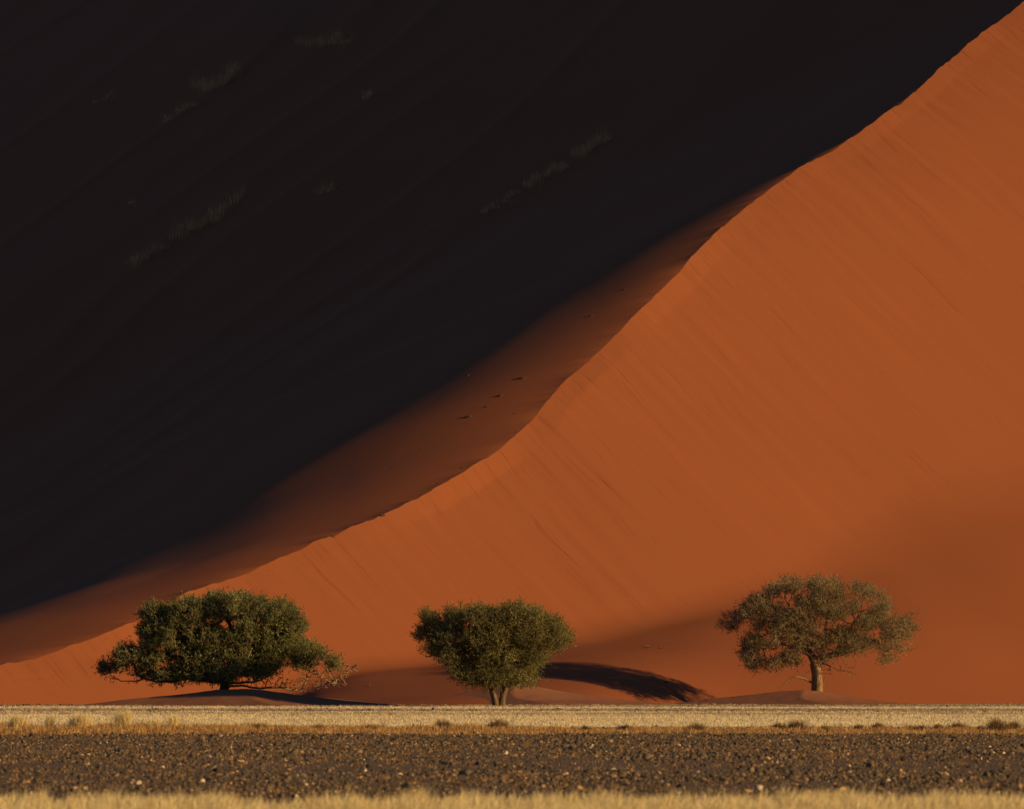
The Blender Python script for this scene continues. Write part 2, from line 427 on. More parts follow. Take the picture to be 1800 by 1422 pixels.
def make_tree(label, zoom, blobs, y, base_px, init_px, depth, trunk_r, seed, leafmat, barkmat, n_per_m2, holes=(), bare=(), per=11, sp=6,
              spray=.42, leaf=.11, wid=.042, infl=6.0, tip=.012, pale=0, droop=0.0, dead=(), thick=.10, gap=-.62, shrink=1.0, caps={}, twigmat=None):
    r = np.random.default_rng(seed)
    zx, zy, zs = zoom; m_per = 1.0 / (zs * FPX / y)       # metres per survey unit
    bx = (base_px[0] - zx) * zs; bz = (base_px[1] - zy) * zs
    X = lambda u: (u - bx) * m_per; Z = lambda v: (bz - v) * m_per
    allx = np.array([[b[0] - b[2], b[0] + b[2]] for b in blobs]); x_lo, x_hi = X(allx.min()), X(allx.max())
    xc, hw = (x_lo + x_hi) / 2, (x_hi - x_lo) / 2
    A = []
    for (u, v, ru, rv, *opt) in [(b[0], b[1], b[2] * shrink, b[3] * shrink, *b[4:]) for b in blobs]:
        dens = opt[0] if opt else 1.0
        cx, cz, rx, rz = X(u), Z(v), ru * m_per, rv * m_per
        D = depth * math.sqrt(max(.06, 1 - ((cx - xc) / hw) ** 2)); ry = min(D, max(rx, rz) * 1.1)
        nlay = max(1, int(round(D / ry * 1.1)))
        for L in range(nlay):
            cy = 0 if nlay == 1 else (-D + ry * .8 + (2 * D - 1.6 * ry) * L / (nlay - 1)) + r.normal(0, .3)
            nb = int(n_per_m2 * dens * (4 * pi * rx * rz) * .5 + 2)
            q = unit(r.normal(0, 1, (nb, 3))) * r.uniform(.35, 1, (nb, 1)) ** .4
            A.append(np.array([cx + r.normal(0, .1), cy, cz]) + q * [rx * .93, ry, rz * .93])
    A = np.concatenate(A)
    # gaps: thin out where a lattice of noise is low, and in the holes one can see through
    g = vnoise(A[:, 0] / 1.1 + 50, A[:, 2] / .9 + 50, seed=seed) + .6 * vnoise(A[:, 1] / 1.1 + 50, A[:, 2] / 1.3 + 20, seed=seed + 1)
    A = A[g > gap]
    for (u, v, ru, rv) in holes:
        A = A[((A[:, 0] - X(u)) / (ru * m_per)) ** 2 + ((A[:, 2] - Z(v)) / (rv * m_per)) ** 2 > r.uniform(.6, 1.15, len(A))]
    B = []
    for (u, v, ru, rv, nb) in bare:
        q = unit(r.normal(0, 1, (nb, 3))) * r.uniform(0, 1, (nb, 1)) ** .5
        B.append(np.array([X(u), 0, Z(v)]) + q * [ru * m_per, .9, rv * m_per])
    # first nodes: the trunk(s) and main boughs, surveyed
    init, par, capr = [], [], []
    for ci, ch in enumerate(init_px):
        cr = caps.get(ci, 9.0)
        pts = [np.array([X(u), w, Z(v)]) for (u, v, w) in ch]
        if init:
            k0 = int(np.argmin([np.linalg.norm(pts[0] - q) for q in init])); 
        else: init.append(pts[0]); par.append(-1); capr.append(9.0); k0 = 0
        prev = k0
        for a_, b_ in zip(pts[:-1], pts[1:]):
            nn = max(1, int(np.linalg.norm(b_ - a_) / .34))
            for k in range(1, nn + 1):
                init.append(a_ + (b_ - a_) * k / nn + r.normal(0, .025, 3)); par.append(prev); capr.append(cr); prev = len(init) - 1
    AA = np.concatenate([A] + B) if B else A
    sel = r.permutation(len(A))[:1000]; AS = np.concatenate([A[sel]] + B) if B else A[sel]
    N, P = colonize(init, par, AS, r=r, infl=infl, kill=np.r_[np.full(len(AS) - sum(map(len, B)), .5), np.full(sum(map(len, B)), .27)])
    R = radii(N, P, tip, trunk_r)
    for i in range(len(R)):
        if i < len(capr): R[i] = min(R[i], capr[i])
        elif P[i] >= 0: R[i] = min(R[i], R[P[i]])
    heavy, thin = tree_tubes(N, P, R, thick, r)
    # dead boughs
    deads = []
    for ch in dead:
        pts = np.array([[X(u), w, Z(v)] for (u, v, w, rr_) in ch]); rr_ = np.array([c[3] for c in ch])
        hv, _ = tree_tubes(pts, np.arange(-1, len(pts) - 1), rr_, -1, r); deads += hv
    z0 = ground_z((base_px[0] - 900) / FPX * y, y)
    root = bpy.data.objects.new('camelthorn_tree', None); C.collection.objects.link(root)
    zb = CAMH + (HOR - base_px[1]) / FPX * y
    root.location = ((base_px[0] - 900) / FPX * y, y, zb)
    tag(root, label, 'tree', 'camelthorn trees at the foot of the dune')
    # root flare
    V, Fc, T = join(heavy); fl = np.clip(.45 - V[:, 2], 0, 1) * .5
    V[:, :2] = V[:, :2] * (1 + fl[:, None] * .6 * (np.hypot(V[:, 0], V[:, 1]) < 1.2)[:, None])
    tr = V[:, 2] < .05; V[tr, 2] -= .5
    tm = twigmat or barkmat
    link('trunk', mesh_np('trunk', V, Fc, barkmat, smooth=True), root)
    V, Fc, T = join(thin); link('branches', mesh_np('branches', V, Fc, tm, smooth=True), root)
    for V, Fc, T in deads: link('dead_bough', mesh_np('dead_bough', V, Fc, tm, smooth=True), root)
    c = np.array([xc, 0, A[:, 2].min() + .25 * np.ptp(A[:, 2])])
    tb = np.clip(.5 + .5 * vnoise(A[:, 0] / .9, A[:, 2] / .8 + A[:, 1] / 1.5, seed=seed + 5), 0, 1)
    lv, tw = foliage(A, c, r, per, spray, leaf, wid, sp, droop, tb, pale)
    link('crown', mesh_np('crown', *lv[:2], leafmat, {'tint': lv[2]}), root)
    link('twigs', mesh_np('twigs', *tw[:2], tm), root)
    print(label, 'attractors', len(A), 'nodes', len(N), 'leaves', len(lv[1]))
    return root

B_twig = bark_material('sunlit_twig_bark', (.16, .10, .06), (.42, .27, .16))  # lighter than the trunk bark: sunlight on the twigs painted into the colour
L_green = leaf_material('dark_green_leaves', [(0, (.07, .074, .024)), (.45, (.155, .150, .050)), (.9, (.32, .29, .10)), (.99, (.75, .70, .5))])
L_mid = leaf_material('olive_leaves', [(0, (.09, .085, .025)), (.45, (.17, .15, .045)), (.9, (.31, .25, .085)), (.99, (.75, .70, .5))])
L_grey = leaf_material('grey_olive_leaves', [(0, (.12, .098, .046)), (.45, (.22, .17, .082)), (.9, (.36, .265, .135)), (.99, (.6, .5, .3))])
B_dark = bark_material('dark_bark', (.045, .03, .02), (.13, .085, .05))
B_mid = bark_material('brown_bark', (.07, .045, .028), (.24, .15, .085))
B_warm = bark_material('furrowed_bark', (.09, .052, .03), (.40, .235, .12))

T1 = [(430, 290, 95, 85), (600, 265, 125, 90), (780, 235, 110, 80), (880, 220, 60, 60), (970, 245, 80, 70), (1110, 275, 105, 85), (1190, 335, 68, 60), (395, 385, 68, 80), (560, 390, 120, 100), (700, 400, 100, 90), (760, 440, 110, 70), (900, 330, 60, 50),
      (930, 420, 130, 90), (1090, 420, 120, 100), (1170, 450, 85, 70), (1290, 490, 72, 62, .7), (1250, 555, 92, 36, .6), (1050, 540, 130, 75), (850, 540, 150, 80), (640, 540, 150, 85), (440, 550, 140, 80), (300, 520, 110, 75), (240, 495, 55, 50),
      (165, 575, 70, 45), (270, 605, 100, 35), (1425, 540, 58, 42, .7), (500, 620, 120, 25), (700, 615, 90, 25), (800, 605, 140, 38), (960, 600, 90, 30)]
make_tree('widest, darkest tree at left, low spreading crown with bare boughs on its right', (150, 1000, 3.273), T1, 599.0, (395, 1209), 
    [[(800, 690, 0), (800, 650, 0)], [(800, 660, 0), (700, 640, -.4), (600, 625, -.6), (480, 650, -.4), (330, 630, .2)], [(800, 655, 0), (740, 590, .4), (640, 520, .7), (540, 430, .6)],
     [(800, 655, 0), (830, 560, -.5), (850, 440, .2), (840, 330, .6), (790, 260, .3)], [(800, 655, 0), (900, 580, .6), (1010, 480, 1.0), (1100, 390, 1.2)], [(800, 655, 0), (900, 655, -.4), (1010, 640, -.2), (1060, 610, 0)],
     [(800, 670, 0), (900, 672, .2), (1010, 684, .3), (1120, 682, .4), (1240, 702, .5)], [(1240, 705, .5), (1270, 640, .4), (1300, 560, .2)], [(1240, 705, .5), (1320, 700, .4), (1400, 650, .1), (1500, 600, 0), (1560, 545, 0)]],
    4.6, .34, 101, L_green, B_dark, 6.0, holes=[(840, 332, 66, 38), (690, 322, 34, 18), (920, 325, 30, 16)], bare=[(1200, 650, 140, 42, 150), (1330, 600, 90, 60, 100), (1400, 635, 120, 60, 230), (1530, 570, 70, 42, 90), (1020, 650, 100, 28, 60), (300, 650, 200, 14, 26)],
    per=15, sp=7, pale=.0012, leaf=.12, wid=.032, tip=.023, spray=.6, gap=-.72, caps={6: .085, 7: .06, 8: .06, 5: .09}, twigmat=B_twig)

T2 = [(255, 230, 62, 42), (400, 220, 80, 60), (520, 220, 100, 62), (700, 205, 95, 62), (820, 220, 60, 52), (930, 270, 72, 52), (995, 330, 52, 42), (900, 355, 110, 55), (230, 310, 58, 52), (280, 385, 72, 45), (360, 320, 105, 85), (520, 340, 125, 95),
      (680, 340, 125, 95), (800, 320, 105, 85), (400, 435, 105, 65), (560, 460, 115, 75), (710, 465, 110, 75), (840, 435, 72, 55, .7), (520, 550, 95, 52, .8), (680, 545, 110, 52, .8), (790, 555, 55, 40, .6), (440, 515, 70, 48, .7), (620, 400, 140, 100), (600, 240, 100, 60), (600, 320, 110, 80), (600, 560, 90, 45, .7)]
make_tree('middle tree with flat-topped olive crown on two bare upright trunks, standing on the plain', (680, 1020, 3.214), T2, 585.0, (879, 1240.5),
    [[(638, 745, 0), (616, 700, 0), (605, 640, 0), (585, 590, 0), (540, 520, .4), (470, 430, .7), (380, 330, .8)], [(638, 745, 0), (653, 700, .05), (658, 640, 0), (668, 595, 0), (720, 520, -.3), (790, 430, -.5), (880, 350, -.6)],
     [(662, 640, 0), (640, 560, .3), (620, 450, .6), (600, 330, .7)], [(600, 600, 0), (560, 540, -.7), (450, 470, -1.4), (330, 390, -1.6)], [(668, 595, 0), (700, 500, .9), (760, 400, 1.5), (800, 280, 1.6)]],
    4.0, .31, 202, L_mid, B_mid, 5.8, per=13, sp=7, pale=.0010, leaf=.12, wid=.027, tip=.018, spray=.72, gap=-.62, shrink=.85, bare=[(480, 550, 130, 55, 140), (730, 560, 130, 55, 160), (620, 560, 80, 50, 60)], thick=.08)

T3 = [(720, 185, 75, 50), (620, 240, 82, 55), (870, 200, 36, 40), (970, 210, 82, 55), (1010, 270, 50, 50), (1165, 235, 80, 52), (700, 430, 90, 60), (1265, 280, 70, 50), (1305, 345, 50, 38), (520, 310, 80, 55), (440, 350, 42, 34), (330, 435, 80, 48), (375, 400, 52, 34),
      (480, 450, 82, 55), (600, 370, 100, 62), (740, 330, 105, 80), (900, 320, 90, 80), (1000, 375, 60, 48), (650, 480, 100, 55), (480, 560, 76, 50), (455, 635, 52, 42), (485, 690, 50, 34), (590, 575, 75, 28, .7), (620, 690, 80, 26, .8), (725, 665, 70, 36),
      (760, 560, 100, 55), (900, 560, 90, 55), (1050, 520, 100, 52), (1000, 600, 110, 52), (1140, 560, 90, 52), (1180, 445, 65, 48), (1250, 410, 50, 40), (1380, 460, 100, 55), (1490, 440, 78, 58), (1400, 530, 130, 42, .8), (1430, 600, 90, 22, .5), (1300, 590, 90, 34, .6),
      (1340, 670, 60, 26, .25), (900, 645, 50, 36), (1120, 330, 30, 50, .5), (840, 440, 90, 60)]
make_tree('right tree with loose greyish olive crown on one thick furrowed trunk atop a sand mound', (1200, 980, 3.75), T3, 625.0, (1437, 1215.5),
    [[(890, 880, 0), (888, 800, 0), (886, 740, 0), (882, 705, 0)], [(882, 705, 0), (850, 650, .2), (800, 560, .5), (740, 430, .7), (700, 300, .6)], [(882, 705, 0), (905, 640, -.2), (930, 540, -.5), (950, 400, -.6), (970, 280, -.4)],
     [(850, 650, .2), (740, 590, -.5), (620, 560, -.8), (500, 600, -.9)], [(882, 705, 0), (960, 650, .4), (1080, 570, .8), (1120, 440, .8), (1180, 350, .7)], [(960, 650, .4), (1100, 620, -.4), (1230, 560, -.8), (1380, 500, -.8)],
     [(800, 560, .5), (700, 470, -.9), (580, 420, -1.4), (440, 400, -1.2)]],
    4.3, .42, 303, L_grey, B_warm, 4.7, per=11, sp=6, leaf=.11, wid=.025, tip=.019, droop=.1, infl=5.0, spray=.62, gap=-.36,
    bare=[(1080, 740, 80, 40, 34), (600, 740, 120, 35, 40), (1370, 680, 90, 40, 40), (960, 720, 80, 60, 40), (1150, 640, 120, 40, 30)],
    dead=[[(855, 825, 0, .09), (800, 790, -.1, .08), (745, 768, -.2, .07), (715, 785, -.3, .06), (690, 805, -.3, .045), (655, 845, -.3, .03), (620, 882, -.3, .015)],
          [(800, 790, -.1, .05), (830, 745, -.2, .035), (845, 735, -.2, .015)], [(925, 695, 0, .06), (1000, 735, -.3, .045), (1060, 748, -.4, .035), (1110, 752, -.5, .025), (1165, 775, -.5, .01)],
          [(1060, 748, -.4, .03), (1100, 770, -.5, .02), (1135, 805, -.5, .01)], [(925, 840, 0, .05), (940, 815, -.2, .03), (935, 790, -.2, .02)]])

# ------------------------------------------------------------------ plants and lumps scattered on the dune
G_shade = leaf_material('dune_grass_blades', [(0, (.38, .20, .07)), (1, (.85, .52, .20))], .2)
G_gold = leaf_material('golden_grass_blades', [(0, (.62, .43, .18)), (.5, (.86, .66, .32)), (1, (.95, .82, .48))], .3)
G_far = leaf_material('far_grass_blades', [(0, (.36, .26, .17)), (.5, (.74, .55, .32)), (1, (.95, .79, .48))], .3)
G_brush = leaf_material('brown_brush_blades', [(0, (.20, .10, .04)), (.5, (.45, .24, .085)), (1, (.80, .50, .20))], .2)
G_brown = leaf_material('brown_twigs', [(0, (.09, .055, .03)), (.6, (.26, .15, .07)), (1, (.46, .27, .11))], .15)
r = np.random.default_rng(55)

def tuft_object(name, label, cat, P, h, w, k, spread, mat, lean=.35, group=None, bias=(0, 0)):
    P = np.asarray(P, float); o0 = P.mean(0); o0[2] = P[:, 2].min()
    V, Fc, T = blades(P - o0, h, w, lean, k, spread, r, bias=bias)
    ob = link(name, mesh_np(name, V, Fc, mat, {'tint': T}), loc=tuple(o0))
    return tag(ob, label, cat, group)

def surf_path(pts, n, jit):
    out = []
    for i in range(n):
        t = i / max(1, n - 1) * (len(pts) - 1); j = min(int(t), len(pts) - 2); f = t - j
        px = pts[j][0] * (1 - f) + pts[j + 1][0] * f + r.normal(0, jit); py = pts[j][1] * (1 - f) + pts[j + 1][1] * f + r.normal(0, jit * .4)
        out.append(survey(px, py))
    return np.array(out)
DG_GRASS = [('largest grass clump in the upper left shade of the dune', [(340, 158), (365, 162), (385, 150), (415, 128)], 26, 1.9, 5),
            ('faint thin grass clump just below the largest one on the shaded face', [(285, 218), (310, 204), (345, 188)], 16, 1.0, 5),
            ('ragged grass clump nearest the top edge of the shaded face', [(530, 82), (560, 84), (592, 74)], 18, 1.6, 5),
            ('tiny grass tuft beside the topmost clump on the shaded face', [(600, 80), (618, 76)], 6, .7, 3),
            ('long dense grass clump halfway up the left of the shaded face', [(300, 424), (335, 410), (362, 396), (390, 378), (425, 352)], 34, 1.8, 5),
            ('low end of a grass line trailing down left on the shaded face', [(232, 470), (250, 458), (275, 440)], 16, 1.2, 5),
            ('lone dark grass tuft in the middle of the shaded face', [(566, 342), (582, 336)], 7, 1.0, 3),
            ('small lone grass tuft left of the long dense clump', [(228, 364), (238, 360)], 5, .7, 2),
            ('sparse grass wisps at far left of the shaded face', [(168, 184), (186, 176), (203, 168)], 8, .7, 4),
            ('thin upright grass tuft on a faint ledge in the shade', [(638, 174), (656, 168)], 8, 1.1, 3),
            ('lower stretch of the diagonal grass line right of the middle', [(850, 376), (880, 360), (910, 342)], 16, .8, 4),
            ('middle stretch of the diagonal grass line with one tall tuft', [(925, 335), (960, 312), (992, 296)], 20, 1.1, 4),
            ('upper stretch of the diagonal grass line, tallest at its end', [(1012, 280), (1040, 264), (1068, 244)], 22, 1.3, 4)]
for lab, pts, n, h, jit in DG_GRASS:
    P = surf_path(pts, n, jit)
    tuft_object('dune_grass', lab, 'dune grass', P, h * 1.1, .013, 22, .34, G_shade, .42, 'grass clumps on the shaded dune face')

def lump_mesh(seed, sub=2, flat=.45):
    import bmesh
    bm = bmesh.new(); bmesh.ops.create_icosphere(bm, subdivisions=sub, radius=1)
    rr = np.random.default_rng(seed); k = rr.normal(0, 1, (6, 3)); ph = rr.uniform(0, 6, 6); sc = rr.uniform(.75, 1.25, 3)
    cuts = unit(rr.normal(0, 1, (7, 3))); cd = rr.uniform(.55, .9, 7)
    V = np.array([v.co[:] for v in bm.verts])
    for c, d in zip(cuts, cd):                            # broken facets
        e = V @ c; V = V - np.maximum(e - d, 0)[:, None] * c
    V = V * (1 + .10 * np.sin(V @ k.T * 1.7 + ph).sum(1, keepdims=True) / 2.5) * sc * [1, 1, flat]
    Fc = np.array([[v.index for v in f.verts] for f in bm.faces]); bm.free()
    return V, Fc
M_hum, nt, b = mat_new('hummock_soil', .95, .1)
g = nd(nt, 'ShaderNodeNewGeometry').outputs['Position']
nt.links.new(ramp(nt, noise(nt, g, 4, 4), [(.3, (.045, .025, .016)), (.7, (.15, .07, .035))]), b.inputs['Base Color'])
HUM = [(824, 734, 16, 'largest dark hummock in a row on the dim brown band'), (855, 714, 12, 'second hummock up the row on the dim brown band'), (881, 696, 13, 'third hummock up the row, wedge shaped with a dark left side'),
       (921, 664, 14, 'topmost hummock of the row, split by a diagonal shadow'), (905, 729, 6, 'small hummock right of the row and close to the crest'), (955, 632, 4, 'tiny hummock alone above the row'),
       (1040, 556, 9, 'flat hummock high on the brown band below the highest one'), (1098, 508, 9, 'highest flat hummock on the brown band beside the crest'), (822, 662, 10, 'faint pale streak of a hummock at the edge of the deep shade'),
       (690, 822, 5, 'rightmost hummock of the small cluster left of the row'), (664, 828, 4, 'upper left hummock of the small cluster'), (672, 833, 4, 'lower hummock of the small cluster'),
       (525, 872, 4, 'small dark hummock far down the brown band'), (571, 870, 4, 'small dark hummock right of a similar one far down the band'), (742, 789, 4, 'small hummock between the cluster and the row'),
       (728, 795, 3, 'tiny hummock left of the one between cluster and row'), (585, 942, 12, 'twiggy hummock sitting right on the lower crest'), (672, 905, 12, 'twiggy hummock on the crest near its middle'),
       (770, 850, 5, 'small twiggy hummock just above the crest'), (747, 866, 4, 'tiny hummock on the crest edge'), (815, 822, 5, 'small hummock on the crest above a kink'), (347, 980, 4, 'faint tiny hummock at the lower left of the brown band')]
for i, (px, py, w, lab) in enumerate(HUM):
    p = survey(px, py); m = p[1] / FPX; V, Fc = lump_mesh(900 + i)
    V = V * [w * m * .55, w * m * .5, w * m * .50]
    V[:, 0] += V[:, 2] * .5
    tw = blades(np.array([[r.normal(0, w * m * .25), r.normal(0, w * m * .2), w * m * .05] for _ in range(5)]), w * m * .35, .012, .8, 7, w * m * .1, r)
    ob = link('hummock', mesh_np('hummock', V, Fc, M_hum, smooth=True), loc=tuple(p - [0, 0, w * m * .06]))
    tag(ob, lab, 'hummock', 'small hummocks on the dim face')
    if 'twiggy' in lab: link('dead_stems', mesh_np('dead_stems', *tw[:2], G_brown, {'tint': tw[2]}), ob)['kind'] = 'stuff'
for px, py, w, lab in [(1140, 1138, 7, 'small dark shrub, left of a pair on the low sand fan'), (1162, 1141, 5, 'smaller shrub, right of a pair on the low sand fan'), (1172, 1202, 5, 'tiny shrub on the sand below that pair'), (651, 1206, 6, 'tiny pale shrub on sand right of the left mound')]:
    p = survey(px, py); m = p[1] / FPX
    tuft_object('dune_shrub', lab, 'shrub', p + np.c_[r.normal(0, w * m * .3, (5, 2)), np.zeros(5)], w * m * .7, .015, 16, w * m * .15, G_brown, .9, 'tiny shrubs on the low sand fan')

# ------------------------------------------------------------------ the plain: grass in bands, brush, gravel
def scatter(n, y1, y2, margin=9.0, dens=None):
    """points on the plain between two distances, uniform per square metre"""
    u = r.random(n); W1, W2 = .0643 * y1 + margin, .0643 * y2 + margin
    y = y1 + (y2 - y1) * (np.sqrt(W1 ** 2 + u * (W2 ** 2 - W1 ** 2)) - W1) / (W2 - W1)
    x = r.uniform(-1, 1, n) * (.0643 * y + margin)
    if dens is not None:
        k = r.random(n) < dens(x, y); x, y = x[k], y[k]
    return np.c_[x, y, np.zeros(len(x))]
def area(y1, y2, margin=9.0): return (y2 - y1) * ((y1 + y2) * .0643 + 2 * margin)
def patch(x, y, s=9, sy=14, seed=1): return .5 + .5 * vnoise(x / s, y / sy, seed=seed) + .25 * vnoise(x / 2.3, y / 3.5, seed=seed + 1)

band = cubic([300, 305, 316, 410, 420, 432, 446, 450, 466, 472, 500, 518, 526, 552, 560, 590, 640], [.05, .6, 1.0, 1.0, .75, .5, .6, 1.0, 1.0, .55, .45, .5, 1.0, 1.0, .6, .5, .5])
def dens_far(x, y): return np.clip(band(y + 6 * vnoise(x / 25, seed=77)), 0, 1) * np.clip(.3 + .5 * vnoise(x / 30, y / 7, seed=61) + .45, .2, 1)
parts = []
for y1, y2, rho, h, w, k in [(302, 345, 5, .17, .012, 12), (345, 440, 3.6, .17, .014, 10), (440, 626, 2.6, .13, .02, 8)]:
    P = scatter(int(rho * area(y1, y2)), y1, y2, dens=dens_far)
    hh = h * r.uniform(.5, 1.25, len(P)) * (.8 + .5 * vnoise(P[:, 0] / 3, P[:, 1] / 4, seed=8))
    tlo = np.clip(1.5 * (band(P[:, 1] + 6 * vnoise(P[:, 0] / 25, seed=77)) - .6) + .15 + .25 * (P[:, 1] < 416) + .5 * vnoise(P[:, 0] / 40, P[:, 1] / 7, seed=9), 0, 1)
    V, Fc, T = blades(P, hh, w, .45, k, .07, r); parts.append((V, Fc, np.clip(T * .3 + .7 * np.repeat(tlo, k * 4), 0, 1)))
V, Fc, T = join(parts)
tag(link('grass', mesh_np('grass', V, Fc, G_far, {'tint': T})), 'short golden grass in bands across the far plain', 'grass', kind='stuff')
print('far grass', len(Fc))

def dens_brush(x, y):
    side = sstep(8, -10, x) if False else 1 - .55 * sstep(-6, 6, x)
    edge = sstep(258, 268, y + 2.5 * vnoise(x / 2.5, seed=5)) * (1 - sstep(292, 300, y))
    return np.clip(edge * side * (.35 + patch(x, y, 3, 12, 81)), 0, 1)
P = scatter(int(9 * area(256, 302)), 256, 302, dens=dens_brush)
hb = .27 * r.uniform(.5, 1.3, len(P)) * (1 - .35 * sstep(-6, 6, P[:, 0])) * (.85 + .5 * vnoise(P[:, 0] / 1.6, P[:, 1] / 5, seed=6))
V, Fc, T = blades(P, hb, .009, .5, 15, .08, r)
V2, F2, T2 = blades(scatter(int(.9 * area(113, 258)), 113, 258, dens=lambda x, y: np.clip(patch(x, y, 4, 12, 91), 0, 1)), .09, .008, .8, 10, .06, r)
V, Fc, T = join([(V, Fc, T), (V2, F2, T2 * .8)])
tag(link('dry_brush', mesh_np('dry_brush', V, Fc, G_brush, {'tint': T})), 'low reddish brown dry brush between golden grass and gravel', 'brush', kind='stuff')

def front_d(x, y):
    e = 111 + 2.4 * vnoise(x / 1.3, seed=15) + 2.0 * vnoise(x / .45, seed=16)
    return np.clip((e - y) / 1.2, 0, 1) * np.clip(.55 + patch(x, y, 1.2, 2, 17), .2, 1)
P = scatter(int(42 * area(86, 113, 4)), 86, 113, 4, dens=front_d)
hf = .19 * r.uniform(.5, 1.3, len(P)) * (1 + .75 * vnoise(P[:, 0] / .45, P[:, 1] / 1.0, seed=19) + .25 * vnoise(P[:, 0] / 1.7, P[:, 1] / 2.0, seed=20))
V, Fc, T = blades(P, hf, .0042, .42, 16, .035, r, bias=(.18, 0))
tag(link('foreground_grass', mesh_np('foreground_grass', V, Fc, G_gold, {'tint': T})), 'blurred golden grass along the very front of the gravel', 'grass', kind='stuff')
print('front grass', len(Fc), 'brush', len(T) // 4)

# shrubs and pale tufts one can count along the strip
def row(y): return y
SHRUBS = [(1753, 24, 18, 'tallest brown shrub, near the right end of the strip'), (1783, 22, 12, 'broad low shrub at the far right edge of the strip'), (1725, 11, 8, 'small dark shrub just left of the tallest one'),
          (1685, 22, 10, 'wide low shrub, third from the right end'), (1649, 14, 9, 'dark rounded shrub left of the wide low one'), (1620, 26, 8, 'flat brown shrub left of the dark rounded one'),
          (1543, 14, 10, 'faint upright shrub alone under the right tree'), (1511, 13, 8, 'small round shrub left of the faint upright one'), (1450, 13, 8, 'small pale brown shrub below the right tree trunk'),
          (1400, 26, 14, 'bushy brown shrub, the larger of a pair left of the right tree'), (1369, 17, 10, 'dark shrub, the smaller of a pair left of the right tree'), (1224, 24, 11, 'brown shrub alone between the middle and right trees'),
          (878, 24, 15, 'dark brown shrub right below the middle tree trunk'), (778, 22, 13, 'reddish shrub left of the middle tree trunk'), (1030, 14, 8, 'thin shrub below the tree shadow on the sand'),
          (455, 22, 12, 'dark shrub on the strip below the left tree trunk'), (560, 20, 9, 'low shrub right of the left tree on the strip'), (652, 18, 9, 'brown shrub midway between left and middle trees'), (1100, 16, 8, 'low shrub at the right end of the thick brush')]
for px, w, h, lab in SHRUBS:
    y = 283.0 + r.uniform(-8, 6); m = y / FPX; x = (px - 900) * m; n = int(6 + w * .8)
    q = np.c_[r.normal(0, w * m * .26, n), r.normal(0, w * m * .24, n), np.zeros(n)]
    o = np.array([x, y, 0.0]); lean = .55
    V, Fc, T = blades(q, h * m * 1.6, .0065, lean, 30, w * m * .08, r)
    root = link('dry_shrub', mesh_np('dry_shrub', V, Fc, G_brown, {'tint': T}), loc=tuple(o))
    tag(root, lab, 'shrub', 'dry shrubs along the edge of the gravel')
for px, w, h, lab in [(30, 26, 22, 'pale grass tuft nearest the left edge of the strip'), (85, 10, 20, 'narrow upright pale tuft second from the left edge'), (140, 34, 22, 'wide pale grass tuft with slanting blades, left part of the strip'), (216, 24, 27, 'brightest and tallest pale grass tuft on the strip'),
                      (268, 20, 15, 'low pale tuft just right of the brightest one'), (301, 15, 20, 'upright pale tuft, rightmost on the left part of the strip')]:
    y = 280.0 + r.uniform(-5, 5); m = y / FPX; n = int(8 + w * .9)
    q = np.c_[r.normal(0, w * m * .25, n), r.normal(0, w * m * .2, n), np.zeros(n)]
    V, Fc, T = blades(q, h * m * 1.55, .0065, .25, 34, w * m * .07, r, tint=(.3, 1), bias=(.22, 0))
    tag(link('grass_tuft', mesh_np('grass_tuft', V, Fc, G_gold, {'tint': T}), loc=((px - 900) * m, y, 0)), lab, 'grass tuft', 'pale grass tufts on the left of the strip')

# ------------------------------------------------------------------ gravel
M_stone, nt, b = mat_new('gravel_stone', .8, .3)
ta = nd(nt, 'ShaderNodeAttribute', attribute_name='tint')
sc_ = [(0, (.045, .034, .025)), (.3, (.11, .074, .044)), (.65, (.21, .136, .076)), (.86, (.38, .235, .12)), (.93, (.62, .32, .13)), (1.0, (.85, .66, .46))]
g = nd(nt, 'ShaderNodeNewGeometry').outputs['Position']
nt.links.new(mix(nt, noise(nt, g, 30, 3), ramp(nt, ta.outputs['Fac'], sc_), mix(nt, 1.0, ramp(nt, ta.outputs['Fac'], sc_), (.65, .65, .65), 'MULTIPLY')), b.inputs['Base Color'])
tmpl_hi = [lump_mesh(300 + i, 2, .7) for i in range(14)]; tmpl_lo = [lump_mesh(400 + i, 1, .7) for i in range(14)]

def dens_gravel(x, y):
    yy = y + 3.5 * vnoise(x / 6, seed=24)
    smooth = np.exp(-((yy - 166) / 11.0) ** 2)                     # the finer strip running across
    return np.clip((1 - .7 * smooth) * (.35 + patch(x, y, 3.5, 6, 95)), .1, 1)
SP, SS, ST = [], [], []
for y1, y2, rho, med in [(108, 140, 40, .019), (140, 200, 28, .021), (200, 266, 17, .025), (292, 306, 2.0, .03), (470, 520, .35, .04), (555, 628, .35, .045)]:
    P = scatter(int(rho * area(y1, y2, 7)), y1, y2, 7, dens=dens_gravel if y2 < 270 else None)
    s_ = np.clip(med * np.exp(r.normal(0, .48, len(P))) * (.95 + .35 * vnoise(P[:, 0] / 1.6, P[:, 1] / 7, seed=26)), .010, .115)
    SP.append(P); SS.append(s_); ST.append(np.where(r.random(len(P)) < .035, r.uniform(.86, 1, len(P)), r.beta(2, 2.2, len(P)) * .86))
SP, SS, ST = np.concatenate(SP), np.concatenate(SS), np.concatenate(ST)
rank = np.argsort(-(SS / SP[:, 1]) * (SP[:, 1] < 266) * (np.abs(SP[:, 0]) < .0643 * SP[:, 1]))
